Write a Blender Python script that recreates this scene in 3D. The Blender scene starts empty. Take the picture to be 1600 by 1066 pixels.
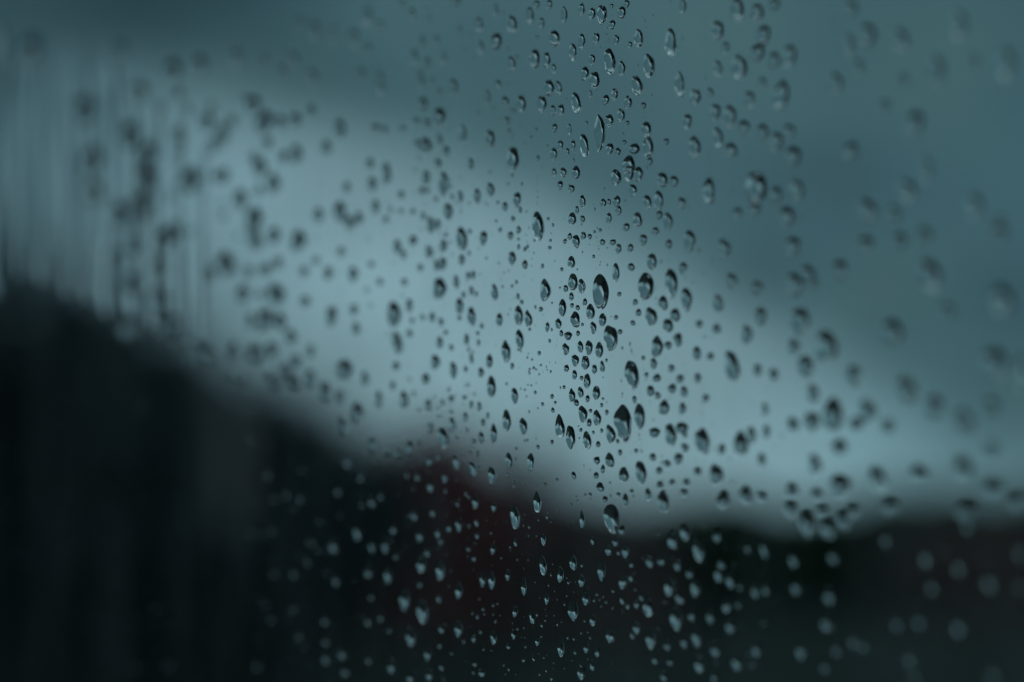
import bpy, math, random
from mathutils import Vector, Matrix

sc = bpy.context.scene
R = math.radians
rnd = random.Random(7)

# ------------------------------------------------------------------ camera
PITCH = 6.75          # degrees up
CAMZ = 1.6
LENS = 70.0
FPX = LENS / 36.0 * 1600.0        # focal length in pixels of the 1600 px photograph
YAW = R(50)                       # the pane runs 50 degrees off the picture plane
Z0 = 0.60                         # distance to the pane along the view axis

cam = bpy.data.cameras.new('camera')
cam.lens = LENS
cam.sensor_width = 36.0
cam.clip_start = 0.01
cam.clip_end = 3000
cam.dof.use_dof = True
cam.dof.focus_distance = 0.583
cam.dof.aperture_fstop = 2.75
cam.dof.aperture_blades = 7
camo = bpy.data.objects.new('camera', cam)
camo.location = (0, 0, CAMZ)
camo.rotation_euler = (R(90 + PITCH), 0, 0)
sc.collection.objects.link(camo)
sc.camera = camo

# ------------------------------------------------------------------ render
sc.render.engine = 'CYCLES'
sc.view_settings.view_transform = 'Standard'
sc.view_settings.look = 'None'
sc.view_settings.exposure = 0
sc.view_settings.gamma = 1
sc.view_settings.use_curve_mapping = False
cy = sc.cycles
cy.max_bounces = 14
cy.transmission_bounces = 12
cy.transparent_max_bounces = 8
cy.diffuse_bounces = 2
cy.glossy_bounces = 6
cy.use_denoising = True
cy.sample_clamp_indirect = 2.0
cy.blur_glossy = 0.2

# ------------------------------------------------------------------ world
SUN_EL, SUN_AZ = 24.0, 150.0
w = bpy.data.worlds.new('World')
sc.world = w
w.use_nodes = True
nt = w.node_tree
nt.nodes.clear()


def N(t, **k):
    n = nt.nodes.new(t)
    for a, b in k.items():
        setattr(n, a, b)
    return n


def L(a, b):
    nt.links.new(a, b)


def M(op, a, b=None, c=None):
    n = N('ShaderNodeMath', operation=op)
    for i, v in enumerate((a, b, c)):
        if v is None:
            continue
        if isinstance(v, (int, float)):
            n.inputs[i].default_value = v
        else:
            L(v, n.inputs[i])
    return n.outputs[0]


def lin(c):
    return tuple(((v / 255) / 12.92 if v / 255 <= 0.04045 else ((v / 255 + 0.055) / 1.055) ** 2.4) for v in c)


def mixc(f, a, b):
    n = N('ShaderNodeMix', data_type='RGBA')
    n.clamp_factor = True
    L(f, n.inputs[0])
    for i, v in ((6, a), (7, b)):
        if isinstance(v, tuple):
            n.inputs[i].default_value = (*v, 1)
        else:
            L(v, n.inputs[i])
    return n.outputs[2]


def ramp(v, lo, hi):
    n = N('ShaderNodeMapRange', interpolation_type='SMOOTHSTEP')
    L(v, n.inputs[0])
    n.inputs[1].default_value = lo
    n.inputs[2].default_value = hi
    return n.outputs[0]


tc = N('ShaderNodeTexCoord')
sep = N('ShaderNodeSeparateXYZ')
L(tc.outputs['Generated'], sep.inputs[0])
el = M('MULTIPLY', M('ARCSINE', sep.outputs[2]), 57.2958)           # elevation, degrees
az = M('MULTIPLY', M('ARCTAN2', sep.outputs[0], sep.outputs[1]), 57.2958)   # azimuth from +Y, degrees
noi = N('ShaderNodeTexNoise')
noi.inputs['Scale'].default_value = 5.0
noi.inputs['Detail'].default_value = 5
mp = N('ShaderNodeMapping')
mp.inputs['Scale'].default_value = (1, 1, 2.2)
L(tc.outputs['Generated'], mp.inputs[0])
L(mp.outputs[0], noi.inputs['Vector'])
nz = M('SUBTRACT', noi.outputs[0], 0.5)
# the underside of the storm bank: high towards the north-west, sinking to the east
cu = N('ShaderNodeFloatCurve')
azn = M('DIVIDE', M('ADD', az, 60), 120)
L(azn, cu.inputs['Value'])
EDGE = [(-60, 19.5), (-30, 18.0), (-14.5, 15.2), (-10.1, 13.9), (-5.5, 12.7), (-1.8, 11.7), (0.9, 10.7), (3.7, 9.2),
        (6.4, 7.6), (9.2, 6.1), (11.9, 4.6), (14.5, 3.4), (19, 3.6), (28, 6.0), (60, 10.0)]
c = cu.mapping.curves[0]
pts = [((a + 60) / 120, e / 20) for a, e in EDGE]
c.points[0].location = pts[0]
c.points[1].location = pts[-1]
for p in pts[1:-1]:
    c.points.new(*p)
cu.mapping.update()
edge = M('MULTIPLY', cu.outputs[0], 20)
d = M('ADD', M('SUBTRACT', el, edge), M('MULTIPLY', nz, 2.2))
bank = ramp(d, -1.9, 1.4)
K = 10.0   # world strength is 0.1


def S(c_):
    return tuple(v * K for v in lin(c_))


# pale strip of sky under the bank
strip_l = mixc(ramp(az, -17, -2.5), S((72, 106, 117)), S((131, 165, 175)))
strip = mixc(ramp(az, 3.5, 13.5), strip_l, S((106, 144, 154)))
# the bank itself
bank_l = mixc(ramp(az, -13, -2), S((33, 62, 71)), S((69, 102, 111)))
bank_c = mixc(ramp(az, 4, 15), bank_l, S((61, 95, 105)))
bank_n = mixc(ramp(nz, -0.22, 0.22), S((60, 92, 101)), S((78, 112, 122)))
nmx = N('ShaderNodeMix', data_type='RGBA', blend_type='MULTIPLY')
nmx.inputs[0].default_value = 1.0
L(bank_c, nmx.inputs[6])
sc1 = N('ShaderNodeMapRange')
L(noi.outputs[0], sc1.inputs[0])
sc1.inputs[1].default_value = 0.25
sc1.inputs[2].default_value = 0.75
sc1.inputs[3].default_value = 0.80
sc1.inputs[4].default_value = 1.16
L(sc1.outputs[0], nmx.inputs[7])
noi2 = N('ShaderNodeTexNoise')
noi2.inputs['Scale'].default_value = 11.0
noi2.inputs['Detail'].default_value = 3
L(mp.outputs[0], noi2.inputs['Vector'])
# thinner, lighter overcast higher up
high = mixc(ramp(el, 22, 41), nmx.outputs[2], S((152, 187, 197)))
grn = mixc(ramp(noi2.outputs[0], 0.45, 0.68), high, S((64, 92, 91)))
gm = N('ShaderNodeMix', data_type='RGBA')
gm.inputs[0].default_value = 0.45
L(high, gm.inputs[6])
L(grn, gm.inputs[7])
mot = N('ShaderNodeMapRange')
L(noi2.outputs[0], mot.inputs[0])
for i_, v_ in ((1, 0.3), (2, 0.7), (3, 0.76), (4, 1.20)):
    mot.inputs[i_].default_value = v_
sky0 = mixc(bank, strip, gm.outputs[2])
mm = N('ShaderNodeMix', data_type='RGBA', blend_type='MULTIPLY')
mm.inputs[0].default_value = 1.0
L(sky0, mm.inputs[6])
L(mot.outputs[0], mm.inputs[7])
skyc = mm.outputs[2]
nish = N('ShaderNodeTexSky', sky_type='NISHITA')
nish.sun_disc = False
nish.sun_elevation = R(SUN_EL)
nish.sun_rotation = R(SUN_AZ)
fin = N('ShaderNodeMix', data_type='RGBA')
fin.inputs[0].default_value = 0.02
L(skyc, fin.inputs[6])
L(nish.outputs[0], fin.inputs[7])
bg = N('ShaderNodeBackground')
bg.inputs[1].default_value = 1.0 / K
L(fin.outputs[2], bg.inputs[0])
wo = N('ShaderNodeOutputWorld')
L(bg.outputs[0], wo.inputs[0])

sun = bpy.data.lights.new('sun', 'SUN')
sun.energy = 0.12
sun.angle = R(30)
sun.color = (1.0, 0.95, 0.88)
suno = bpy.data.objects.new('sun', sun)
dirv = Vector((math.sin(R(SUN_AZ)) * math.cos(R(SUN_EL)), math.cos(R(SUN_AZ)) * math.cos(R(SUN_EL)), math.sin(R(SUN_EL))))
suno.rotation_euler = dirv.to_track_quat('Z', 'Y').to_euler()
sc.collection.objects.link(suno)

# ------------------------------------------------------------------ helpers
COL = sc.collection


def tag(o, label=None, cat=None, group=None, kind=None):
    if label: o['label'] = label
    if cat: o['category'] = cat
    if group: o['group'] = group
    if kind: o['kind'] = kind
    return o


def mesh(name, V, F, mat, parent=None, smooth=False):
    me = bpy.data.meshes.new(name)
    me.from_pydata(V, [], F)
    me.update()
    if smooth:
        me.polygons.foreach_set('use_smooth', [True] * len(me.polygons))
    me.materials.append(mat)
    o = bpy.data.objects.new(name, me)
    COL.objects.link(o)
    if parent: o.parent = parent
    return o


def empty(name, loc=(0, 0, 0), rz=0):
    o = bpy.data.objects.new(name, None)
    o.location = loc
    o.rotation_euler = (0, 0, rz)
    o.empty_display_size = 0.1
    COL.objects.link(o)
    return o


class MB:
    def __init__(s): s.V, s.F = [], []

    def box(s, x0, y0, z0, x1, y1, z1):
        b = len(s.V)
        s.V += [(x, y, z) for z in (z0, z1) for y in (y0, y1) for x in (x0, x1)]
        s.F += [tuple(b + i for i in f) for f in ((0, 2, 3, 1), (4, 5, 7, 6), (0, 1, 5, 4), (2, 6, 7, 3), (0, 4, 6, 2), (1, 3, 7, 5))]
        return s

    def tube(s, pts, rad, n=8):
        b = len(s.V)
        for i, p in enumerate(pts):
            p = Vector(p)
            q = Vector(pts[min(i + 1, len(pts) - 1)]) - Vector(pts[max(i - 1, 0)])
            q.normalize()
            a = q.cross(Vector((0.3, 1, 0.1))).normalized()
            c_ = q.cross(a)
            for k in range(n):
                t = 2 * math.pi * k / n
                s.V.append(tuple(p + (a * math.cos(t) + c_ * math.sin(t)) * rad[i]))
        for i in range(len(pts) - 1):
            for k in range(n):
                s.F.append((b + i * n + k, b + i * n + (k + 1) % n, b + (i + 1) * n + (k + 1) % n, b + (i + 1) * n + k))
        s.F.append(tuple(b + (len(pts) - 1) * n + k for k in range(n)))
        return s

    def build(s, name, mat, parent=None, smooth=False):
        return mesh(name, s.V, s.F, mat, parent, smooth)


def pmat(name, base, rough=0.8, noise=None, scale=5.0, bump=0.0, spec=0.5, detail=4):
    m = bpy.data.materials.new(name)
    m.use_nodes = True
    t = m.node_tree
    b = t.nodes['Principled BSDF']
    b.inputs['Base Color'].default_value = (*base, 1)
    b.inputs['Roughness'].default_value = rough
    b.inputs['Specular IOR Level'].default_value = spec
    if noise:
        co = t.nodes.new('ShaderNodeTexCoord')
        nn = t.nodes.new('ShaderNodeTexNoise')
        nn.inputs['Scale'].default_value = scale
        nn.inputs['Detail'].default_value = detail
        t.links.new(co.outputs['Object'], nn.inputs['Vector'])
        rr = t.nodes.new('ShaderNodeValToRGB')
        rr.color_ramp.elements[0].position = 0.35
        rr.color_ramp.elements[0].color = (*base, 1)
        rr.color_ramp.elements[1].position = 0.68
        rr.color_ramp.elements[1].color = (*noise, 1)
        t.links.new(nn.outputs[0], rr.inputs[0])
        t.links.new(rr.outputs[0], b.inputs['Base Color'])
        if bump:
            bb = t.nodes.new('ShaderNodeBump')
            bb.inputs['Strength'].default_value = bump
            t.links.new(nn.outputs[0], bb.inputs['Height'])
            t.links.new(bb.outputs[0], b.inputs['Normal'])
    return m


def glassmat(name, ior, col):
    m = bpy.data.materials.new(name)
    m.use_nodes = True
    t = m.node_tree
    t.nodes.clear()
    g = t.nodes.new('ShaderNodeBsdfGlass')
    g.inputs['Color'].default_value = (*col, 1)
    g.inputs['Roughness'].default_value = 0.0
    g.inputs['IOR'].default_value = ior
    o = t.nodes.new('ShaderNodeOutputMaterial')
    t.links.new(g.outputs[0], o.inputs[0])
    return m


MAT = dict(
    water=glassmat('rain_water', 1.333, (1, 1, 1)),
    pane=glassmat('window_glass', 1.5, (0.985, 0.995, 0.992)),
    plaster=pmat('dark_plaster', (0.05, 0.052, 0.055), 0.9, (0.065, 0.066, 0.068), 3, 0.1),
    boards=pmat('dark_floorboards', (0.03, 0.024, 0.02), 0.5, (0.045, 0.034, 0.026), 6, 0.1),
    frame=pmat('painted_frame', (0.06, 0.065, 0.065), 0.45, (0.045, 0.05, 0.05), 30, 0.05),
    render=pmat('outer_render', (0.30, 0.29, 0.27), 0.9, (0.24, 0.235, 0.22), 8, 0.3),
    grass=pmat('wet_grass', (0.011, 0.016, 0.015), 0.9, (0.017, 0.023, 0.020), 0.35, 0.5, 0.08, 8),
    needles=pmat('evergreen_needles', (0.024, 0.044, 0.054), 0.8, (0.036, 0.056, 0.062), 1.2, 0, 0.2),
    copper=pmat('copper_leaves', (0.24, 0.070, 0.078), 0.8, (0.17, 0.058, 0.064), 0.8, 0, 0.2),
    brown=pmat('brown_leaves', (0.10, 0.06, 0.062), 0.8, (0.075, 0.05, 0.05), 0.8, 0, 0.2),
    leaves=pmat('dark_leaves', (0.035, 0.05, 0.025), 0.75, (0.055, 0.07, 0.03), 0.8, 0, 0.25),
    farleaves=pmat('far_leaves', (0.032, 0.07, 0.045), 0.8, (0.045, 0.09, 0.055), 0.3, 0, 0.2),
    bark=pmat('wet_bark', (0.05, 0.042, 0.035), 0.8, (0.03, 0.026, 0.022), 9, 0.5),
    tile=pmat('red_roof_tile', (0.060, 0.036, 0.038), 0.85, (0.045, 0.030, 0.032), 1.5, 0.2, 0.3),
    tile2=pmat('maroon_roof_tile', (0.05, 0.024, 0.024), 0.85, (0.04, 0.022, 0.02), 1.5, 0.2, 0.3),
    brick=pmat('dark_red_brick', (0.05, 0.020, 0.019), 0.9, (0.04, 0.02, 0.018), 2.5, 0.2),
    wood=pmat('white_window_wood', (0.35, 0.35, 0.34), 0.6),
    dglass=pmat('far_window_pane', (0.01, 0.012, 0.014), 0.12),
    concrete=pmat('pale_concrete', (0.20, 0.19, 0.195), 0.9, (0.15, 0.145, 0.15), 5, 0.2),
    door=pmat('door_paint', (0.06, 0.03, 0.025), 0.5),
)

t_ = MAT['pane'].node_tree
go = [n_ for n_ in t_.nodes if n_.type == 'BSDF_GLASS'][0]
oo = [n_ for n_ in t_.nodes if n_.type == 'OUTPUT_MATERIAL'][0]
tr = t_.nodes.new('ShaderNodeBsdfTranslucent')
tr.inputs[0].default_value = (0.7, 0.72, 0.72, 1)
tcn = t_.nodes.new('ShaderNodeTexCoord')
mpn = t_.nodes.new('ShaderNodeMapping')
mpn.inputs['Scale'].default_value = (14, 1, 3.5)
t_.links.new(tcn.outputs['Object'], mpn.inputs[0])
n1 = t_.nodes.new('ShaderNodeTexNoise')
n1.inputs['Scale'].default_value = 2.2
n1.inputs['Detail'].default_value = 9
n1.inputs['Roughness'].default_value = 0.65
t_.links.new(mpn.outputs[0], n1.inputs['Vector'])
n2 = t_.nodes.new('ShaderNodeTexNoise')
n2.inputs['Scale'].default_value = 420
t_.links.new(tcn.outputs['Object'], n2.inputs['Vector'])
r1 = t_.nodes.new('ShaderNodeMapRange')
for i_, v_ in ((1, 0.42), (2, 0.75), (3, 0.004), (4, 0.055)):
    r1.inputs[i_].default_value = v_
t_.links.new(n1.outputs[0], r1.inputs[0])
r2 = t_.nodes.new('ShaderNodeMapRange')
for i_, v_ in ((1, 0.70), (2, 0.78), (3, 0.0), (4, 0.12)):
    r2.inputs[i_].default_value = v_
t_.links.new(n2.outputs[0], r2.inputs[0])
ad = t_.nodes.new('ShaderNodeMath')
t_.links.new(r1.outputs[0], ad.inputs[0])
t_.links.new(r2.outputs[0], ad.inputs[1])
mxs = t_.nodes.new('ShaderNodeMixShader')
t_.links.new(ad.outputs[0], mxs.inputs[0])
t_.links.new(go.outputs[0], mxs.inputs[1])
t_.links.new(tr.outputs[0], mxs.inputs[2])
t_.links.new(mxs.outputs[0], oo.inputs[0])

cp, sp = math.cos(R(PITCH)), math.sin(R(PITCH))


def ray(px, py):
    a, b = (px - 800) / FPX, -(py - 533) / FPX
    v = Vector((a, cp - b * sp, sp + b * cp))
    return v.normalized()


def at(px, py, Y):
    """the point of the world at distance Y in front of the camera seen at that place"""
    v = ray(px, py)
    return Vector((0, 0, CAMZ)) + v * (Y / v.y)


# ------------------------------------------------------------------ ground
g = MB()
n = 40
for j in range(n + 1):
    for i in range(n + 1):
        x = (i / n - 0.5) * 2
        y = (j / n - 0.5) * 2
        X, Y = math.copysign(abs(x) ** 2.2, x) * 900, math.copysign(abs(y) ** 2.2, y) * 900
        r_ = math.hypot(X, Y)
        Z = 0 if r_ < 12 else 0.12 * math.sin(X * 0.11) * math.cos(Y * 0.09) * min(1, (r_ - 12) / 20)
        g.V.append((X, Y, Z - 0.02))
for j in range(n):
    for i in range(n):
        a = j * (n + 1) + i
        g.F.append((a, a + 1, a + n + 2, a + n + 1))
tag(g.build('ground', MAT['grass'], smooth=True), kind='structure')

# low wooded rise behind everything
h = MB()
nx = 70
for j in range(3):
    for i in range(nx + 1):
        a = R(-75 + 150 * i / nx)
        rr = (230, 330, 520)[j]
        top = (-0.3, 5.5 + 2.2 * math.sin(i * 0.5) + 1.4 * math.sin(i * 1.3 + 1), 3)[j]
        h.V.append((math.sin(a) * rr, math.cos(a) * rr, top))
for j in range(2):
    for i in range(nx):
        a = j * (nx + 1) + i
        h.F.append((a, a + 1, a + nx + 2, a + nx + 1))
tag(h.build('hills', MAT['farleaves'], smooth=True), kind='structure')

# ------------------------------------------------------------------ trees


def leafcard(mb, p, s, rg):
    u = Vector((rg.gauss(0, 1), rg.gauss(0, 1), rg.gauss(0, 0.7))).normalized()
    v = u.cross(Vector((rg.gauss(0, 1), rg.gauss(0, 1), rg.gauss(0, 1)))).normalized()
    b = len(mb.V)
    mb.V += [tuple(p - u * s), tuple(p + v * s * 0.55), tuple(p + u * s), tuple(p - v * s * 0.55 + u * s * 0.1)]
    mb.F.append((b, b + 1, b + 2, b + 3))


def tree(name, base, H, W, label, kind, seed, dens=220, lm=None):
    rg = random.Random(seed)
    t = empty(name, base)
    tag(t, label, 'tree')
    trunk = MB()
    trunk.tube([(0, 0, -0.1), (0.05, 0, H * 0.3), (-0.04, 0.03, H * 0.65), (0, 0, H * 0.95)],
               [H * 0.028, H * 0.02, H * 0.012, H * 0.004], 9)
    cr = MB()
    if kind == 'fir':
        nb = 90
        for i in range(nb):
            f = (i / nb) ** 0.85
            z = H * (0.07 + 0.9 * f)
            Lb = W * (1 - f) ** 0.8 * rg.uniform(0.7, 1.08) + 0.15
            a = rg.uniform(0, 6.28)
            e = Vector((math.cos(a) * Lb, math.sin(a) * Lb, z - Lb * 0.22))
            s0 = Vector((0, 0, z))
            trunk.tube([s0, s0.lerp(e, 0.6) + Vector((0, 0, 0.1)), e], [0.035, 0.02, 0.008], 4)
            for k in range(int(26 + Lb * 26)):
                q = rg.uniform(0.12, 1.05)
                p = s0.lerp(e, q)
                sp_ = 0.10 + 0.22 * Lb * (1 - abs(q - 0.5))
                p += Vector((rg.gauss(0, sp_), rg.gauss(0, sp_), rg.gauss(-0.1, 0.12)))
                leafcard(cr, p, rg.uniform(0.08, 0.2), rg)
    else:
        blobs = []
        for i in range(34):
            a, q = rg.uniform(0, 6.28), rg.uniform(0, 1) ** 0.6
            z = rg.uniform(-1, 1)
            rr = math.sqrt(max(0.05, 1 - z * z)) * W * q
            blobs.append((Vector((math.cos(a) * rr, math.sin(a) * rr, H * 0.60 + z * H * 0.33)), rg.uniform(0.2, 0.36) * W))
        for c_, br in blobs:
            trunk.tube([(0, 0, H * 0.28), Vector((0, 0, H * 0.3)).lerp(c_, 0.5) + Vector((0, 0, 0.2)), c_], [0.09, 0.05, 0.015], 5)
            for k in range(dens):
                v = Vector((rg.gauss(0, 1), rg.gauss(0, 1), rg.gauss(0, 1))).normalized() * br * (rg.uniform(0.55, 1.1) if rg.random() < 0.72 else rg.uniform(1.0, 2.0))
                leafcard(cr, c_ + v, rg.uniform(0.07, 0.17) * (0.6 + H / 14), rg)
    trunk.build('trunk', MAT['bark'], t, True)
    cr.build('crown', lm or (MAT['needles'] if kind == 'fir' else MAT['leaves']), t)
    return t


def tree_at(px, topy, Y, wpx, label, kind, seed, **k):
    p = at(px, topy, Y)
    tree('fir_tree' if kind == 'fir' else 'broadleaf_tree', (p.x, p.y, 0), p.z, wpx / 2 / FPX * Y, label, kind, seed, **k)


tree_at(-80, 395, 22, 660, 'tall dark broadleaf tree, highest of the blurred trees', 'leaf', 3, lm=MAT['needles'])
tree_at(110, 462, 25, 470, 'dark broadleaf tree beside the tallest tree', 'leaf', 5, lm=MAT['needles'])
tree_at(265, 545, 31, 430, 'dark rounded tree just left of the pale concrete post', 'leaf', 8, lm=MAT['needles'])
tree_at(390, 608, 33, 400, 'dark broadleaf tree partly hidden by the pale concrete post', 'leaf', 13, lm=MAT['needles'])
tree_at(318, 632, 29, 330, 'short bushy dark tree filling the gap behind the pale concrete post', 'leaf', 23, lm=MAT['needles'])
tree_at(520, 672, 36, 380, 'lowest of the dark trees, growing against the red roofed house', 'leaf', 17, lm=MAT['needles'])

tree_at(688, 674, 44, 280, 'copper leaved thin crowned tree standing before the red roofed house', 'leaf', 21, dens=95, lm=MAT['copper'])

tree_at(850, 738, 47, 300, 'low thin crowned brown tree beside the copper leaved tree', 'leaf', 31, dens=40, lm=MAT['brown'])

# clipped hedge close to the window
hd = MB()
rg = random.Random(9)
pa, pb = at(-420, 815, 15), at(470, 830, 18.5)
ax = Vector((pb.x - pa.x, pb.y - pa.y, 0))
hn = Vector((-ax.y, ax.x, 0)).normalized()
for i in range(9000):
    f = rg.random()
    top = pa.z + (pb.z - pa.z) * f + rg.gauss(0, 0.03)
    if f > 0.94: top *= 1 - (f - 0.94) * 8
    z = top * (1 - rg.random() ** 2)
    q = Vector((pa.x, pa.y, 0)) + ax * f + hn * rg.uniform(-0.45, 0.45)
    leafcard(hd, Vector((q.x, q.y, max(0.05, z))), rg.uniform(0.05, 0.12), rg)
th = empty('hedge')
tag(th, 'low dark evergreen hedge below the blurred garden trees', 'hedge')
hd.build('leaves', MAT['needles'], th)
st = MB()
for i in range(26):
    q = Vector((pa.x, pa.y, 0)) + ax * ((i + .5) / 26)
    st.tube([(q.x, q.y, -0.05), (q.x + .03, q.y, .6), (q.x, q.y, 1.2)], [.03, .022, .01], 5)
st.build('stems', MAT['bark'], th)

# far treeline to the east, reading as one mass
tl = MB()
rg = random.Random(4)
for i in range(12000):
    px = rg.uniform(860, 1900)
    Y = rg.uniform(92, 112)
    topy = 808 - 34 * max(0, min(1, (px - 1060) / 520)) + 9 * math.sin(px * 0.021) + 6 * math.sin(px * 0.057 + 1)
    if px < 1240: topy -= 16 * min(1, (1240 - px) / 120)
    if px < 1000: topy -= (1000 - px) * 0.12
    p = at(px, topy, Y)
    z = p.z * (1 - rg.uniform(0, 1) ** 1.6)
    leafcard(tl, Vector((p.x, p.y, max(0.1, z))), rg.uniform(0.35, 0.9), rg)
tag(tl.build('treeline', MAT['farleaves']), 'dark green line of far trees beside the red roofed house', 'trees', kind='stuff')

# ------------------------------------------------------------------ houses


def house(base, rz, Lx, Ly, wall_h, ridge_h, roofmat, wallmat, label, hip, rows):
    t = empty('brick_house', base, rz)
    tag(t, label, 'house')
    MB().box(-Lx / 2, -Ly / 2, -0.1, Lx / 2, Ly / 2, wall_h).build('wall', wallmat, t)
    o = 0.45
    rf = MB()
    x0, x1, y0, y1 = -Lx / 2 - o, Lx / 2 + o, -Ly / 2 - o, Ly / 2 + o
    rf.V += [(x0, y0, wall_h), (x1, y0, wall_h), (x1, y1, wall_h), (x0, y1, wall_h), (x0 + hip[0], 0, ridge_h), (x1 - hip[1], 0, ridge_h)]
    rf.V += [(x0, y0, wall_h + 0.01 - 0.18), (x1, y0, wall_h - 0.17), (x1, y1, wall_h - 0.17), (x0, y1, wall_h - 0.17)]
    rf.F += [(0, 1, 5, 4), (1, 2, 5), (2, 3, 4, 5), (3, 0, 4), (9, 8, 7, 6), (6, 7, 1, 0), (7, 8, 2, 1), (8, 9, 3, 2), (9, 6, 0, 3)]
    r_ = rf.build('roof', roofmat, t)
    # courses of tiles as ridged relief, one part
    cs = MB()
    for k in range(1, rows):
        f = k / rows
        for (A, B, C, D) in ((0, 1, 4, 5),):
            a = Vector(rf.V[A]).lerp(Vector(rf.V[C]), f)
            b = Vector(rf.V[B]).lerp(Vector(rf.V[D]), f)
            cs.box(a.x, a.y - 0.05, a.z + 0.005, b.x, a.y + 0.04, a.z + 0.05)
    oc = cs.build('tile_course', roofmat, r_)
    oc['kind'] = 'stuff'
    ch = MB().box(Lx * 0.1, 0.3, ridge_h - 1.0, Lx * 0.1 + 0.7, 0.9, ridge_h + 0.35).build('chimney', wallmat, r_)
    for wx in (-0.32, 0.30):
        X = wx * Lx
        w_ = MB()
        for bx in ((X - .65, X - .57), (X + .57, X + .65)):
            w_.box(bx[0], -Ly / 2 - .06, 1.0, bx[1], -Ly / 2 - .003, 2.2)
        w_.box(X - .57, -Ly / 2 - .06, 1.0, X + .57, -Ly / 2 - .003, 1.08)
        w_.box(X - .57, -Ly / 2 - .06, 2.12, X + .57, -Ly / 2 - .003, 2.2)
        w_.box(X - .03, -Ly / 2 - .05, 1.08, X + .03, -Ly / 2 - .003, 2.12)
        wi = w_.build('window', MAT['wood'], t)
        for s0, s1 in ((-.57, -.03), (.03, .57)):
            MB().box(X + s0, -Ly / 2 - .03, 1.08, X + s1, -Ly / 2 - .003, 2.12).build('pane', MAT['dglass'], wi)
    MB().box(-.45, -Ly / 2 - .05, 0.02, .45, -Ly / 2 - .003, 2.05).build('door', MAT['door'], t)
    return t


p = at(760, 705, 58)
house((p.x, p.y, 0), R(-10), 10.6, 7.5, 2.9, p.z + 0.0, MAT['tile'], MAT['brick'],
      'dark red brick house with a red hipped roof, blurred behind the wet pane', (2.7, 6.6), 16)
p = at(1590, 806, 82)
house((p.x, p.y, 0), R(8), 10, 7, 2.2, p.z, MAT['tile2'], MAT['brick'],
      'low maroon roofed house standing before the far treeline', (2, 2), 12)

# pale post beside the trees
p = at(366, 628, 19)
t = empty('concrete_post', (p.x, p.y, 0))
tag(t, 'pale concrete post standing between the dark garden trees', 'post')
MB().tube([(0, 0, -0.05), (0, 0, p.z * 0.5), (0, 0, p.z)], [0.075, 0.072, 0.07], 12).build('shaft', MAT['concrete'], t, True)
MB().tube([(0, 0, p.z), (0, 0, p.z + 0.06), (0, 0, p.z + 0.10)], [0.085, 0.085, 0.07], 12).build('cap', MAT['concrete'], t, True)

# ------------------------------------------------------------------ the room and its window
nrm = Vector((math.sin(YAW), math.cos(YAW), 0))       # out of the room
tan = Vector((-math.cos(YAW), math.sin(YAW), 0))      # along the pane, away from the camera
up = Vector((0, 0, 1))
THICK = 0.003
P0 = Vector((0, Z0, CAMZ))                            # a point of the inner face
DIN = nrm.dot(P0 - Vector((0, 0, CAMZ)))


def pane_point(px, py):
    """where the line of sight leaves the outer face of the pane (bent by the glass)"""
    v = ray(px, py)
    s = DIN / v.dot(nrm)
    q = Vector((0, 0, CAMZ)) + v * s
    ci = v.dot(nrm)
    tv = (v - nrm * ci) / 1.5
    cr_ = math.sqrt(1 - tv.length_squared)
    d2 = tv + nrm * cr_
    return q + d2 * (THICK / cr_)


RM = Matrix((( *(-tan), 0), (*nrm, 0), (*up, 0), (0, 0, 0, 1))).transposed()
# local frame of the window: x towards the camera end along the pane, y outward, z up
WO = Vector((P0.x, P0.y, 0))
RZ = math.atan2(-tan.y, -tan.x)
WX0, WX1, WZ0, WZ1 = -1.25, 0.55, 1.0, 2.3


def local_obj(o):
    o.location = WO
    o.rotation_euler = (0, 0, RZ)
    return o


win = local_obj(empty('window'))
tag(win, 'large window pane wet with rain, filling the whole view', 'window')
MB().box(WX0 - .01, 0, WZ0 - .01, WX1 + .01, THICK, WZ1 + .01).build('pane', MAT['pane'], win)
fr = MB()
fr.box(WX0 - .06, -.03, WZ0 - .06, WX0 - .012, .035, WZ1 + .06)
fr.box(WX1 + .012, -.03, WZ0 - .06, WX1 + .06, .035, WZ1 + .06)
fr.box(WX0 - .012, -.03, WZ0 - .06, WX1 + .012, .035, WZ0 - .012)
fr.box(WX0 - .012, -.03, WZ1 + .012, WX1 + .012, .035, WZ1 + .06)
fr.build('frame', MAT['frame'], win)
MB().box(WX0 - .1, -.16, WZ0 - .10, WX1 + .1, .09, WZ0 - .062).build('sill', MAT['frame'], win)

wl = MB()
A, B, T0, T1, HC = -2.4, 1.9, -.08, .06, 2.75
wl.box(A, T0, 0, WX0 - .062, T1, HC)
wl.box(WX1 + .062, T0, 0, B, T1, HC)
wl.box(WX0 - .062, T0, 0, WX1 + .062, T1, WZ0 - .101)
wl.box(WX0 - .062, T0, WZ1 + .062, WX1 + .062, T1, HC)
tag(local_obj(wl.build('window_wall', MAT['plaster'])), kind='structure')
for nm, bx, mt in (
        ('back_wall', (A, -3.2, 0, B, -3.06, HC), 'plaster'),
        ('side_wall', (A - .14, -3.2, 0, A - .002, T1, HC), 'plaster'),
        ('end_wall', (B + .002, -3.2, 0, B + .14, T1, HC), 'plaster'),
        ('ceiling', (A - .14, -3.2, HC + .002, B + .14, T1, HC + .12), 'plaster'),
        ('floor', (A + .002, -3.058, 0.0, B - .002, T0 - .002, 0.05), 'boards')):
    tag(local_obj(MB().box(*bx).build(nm, MAT[mt])), kind='structure')

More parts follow.
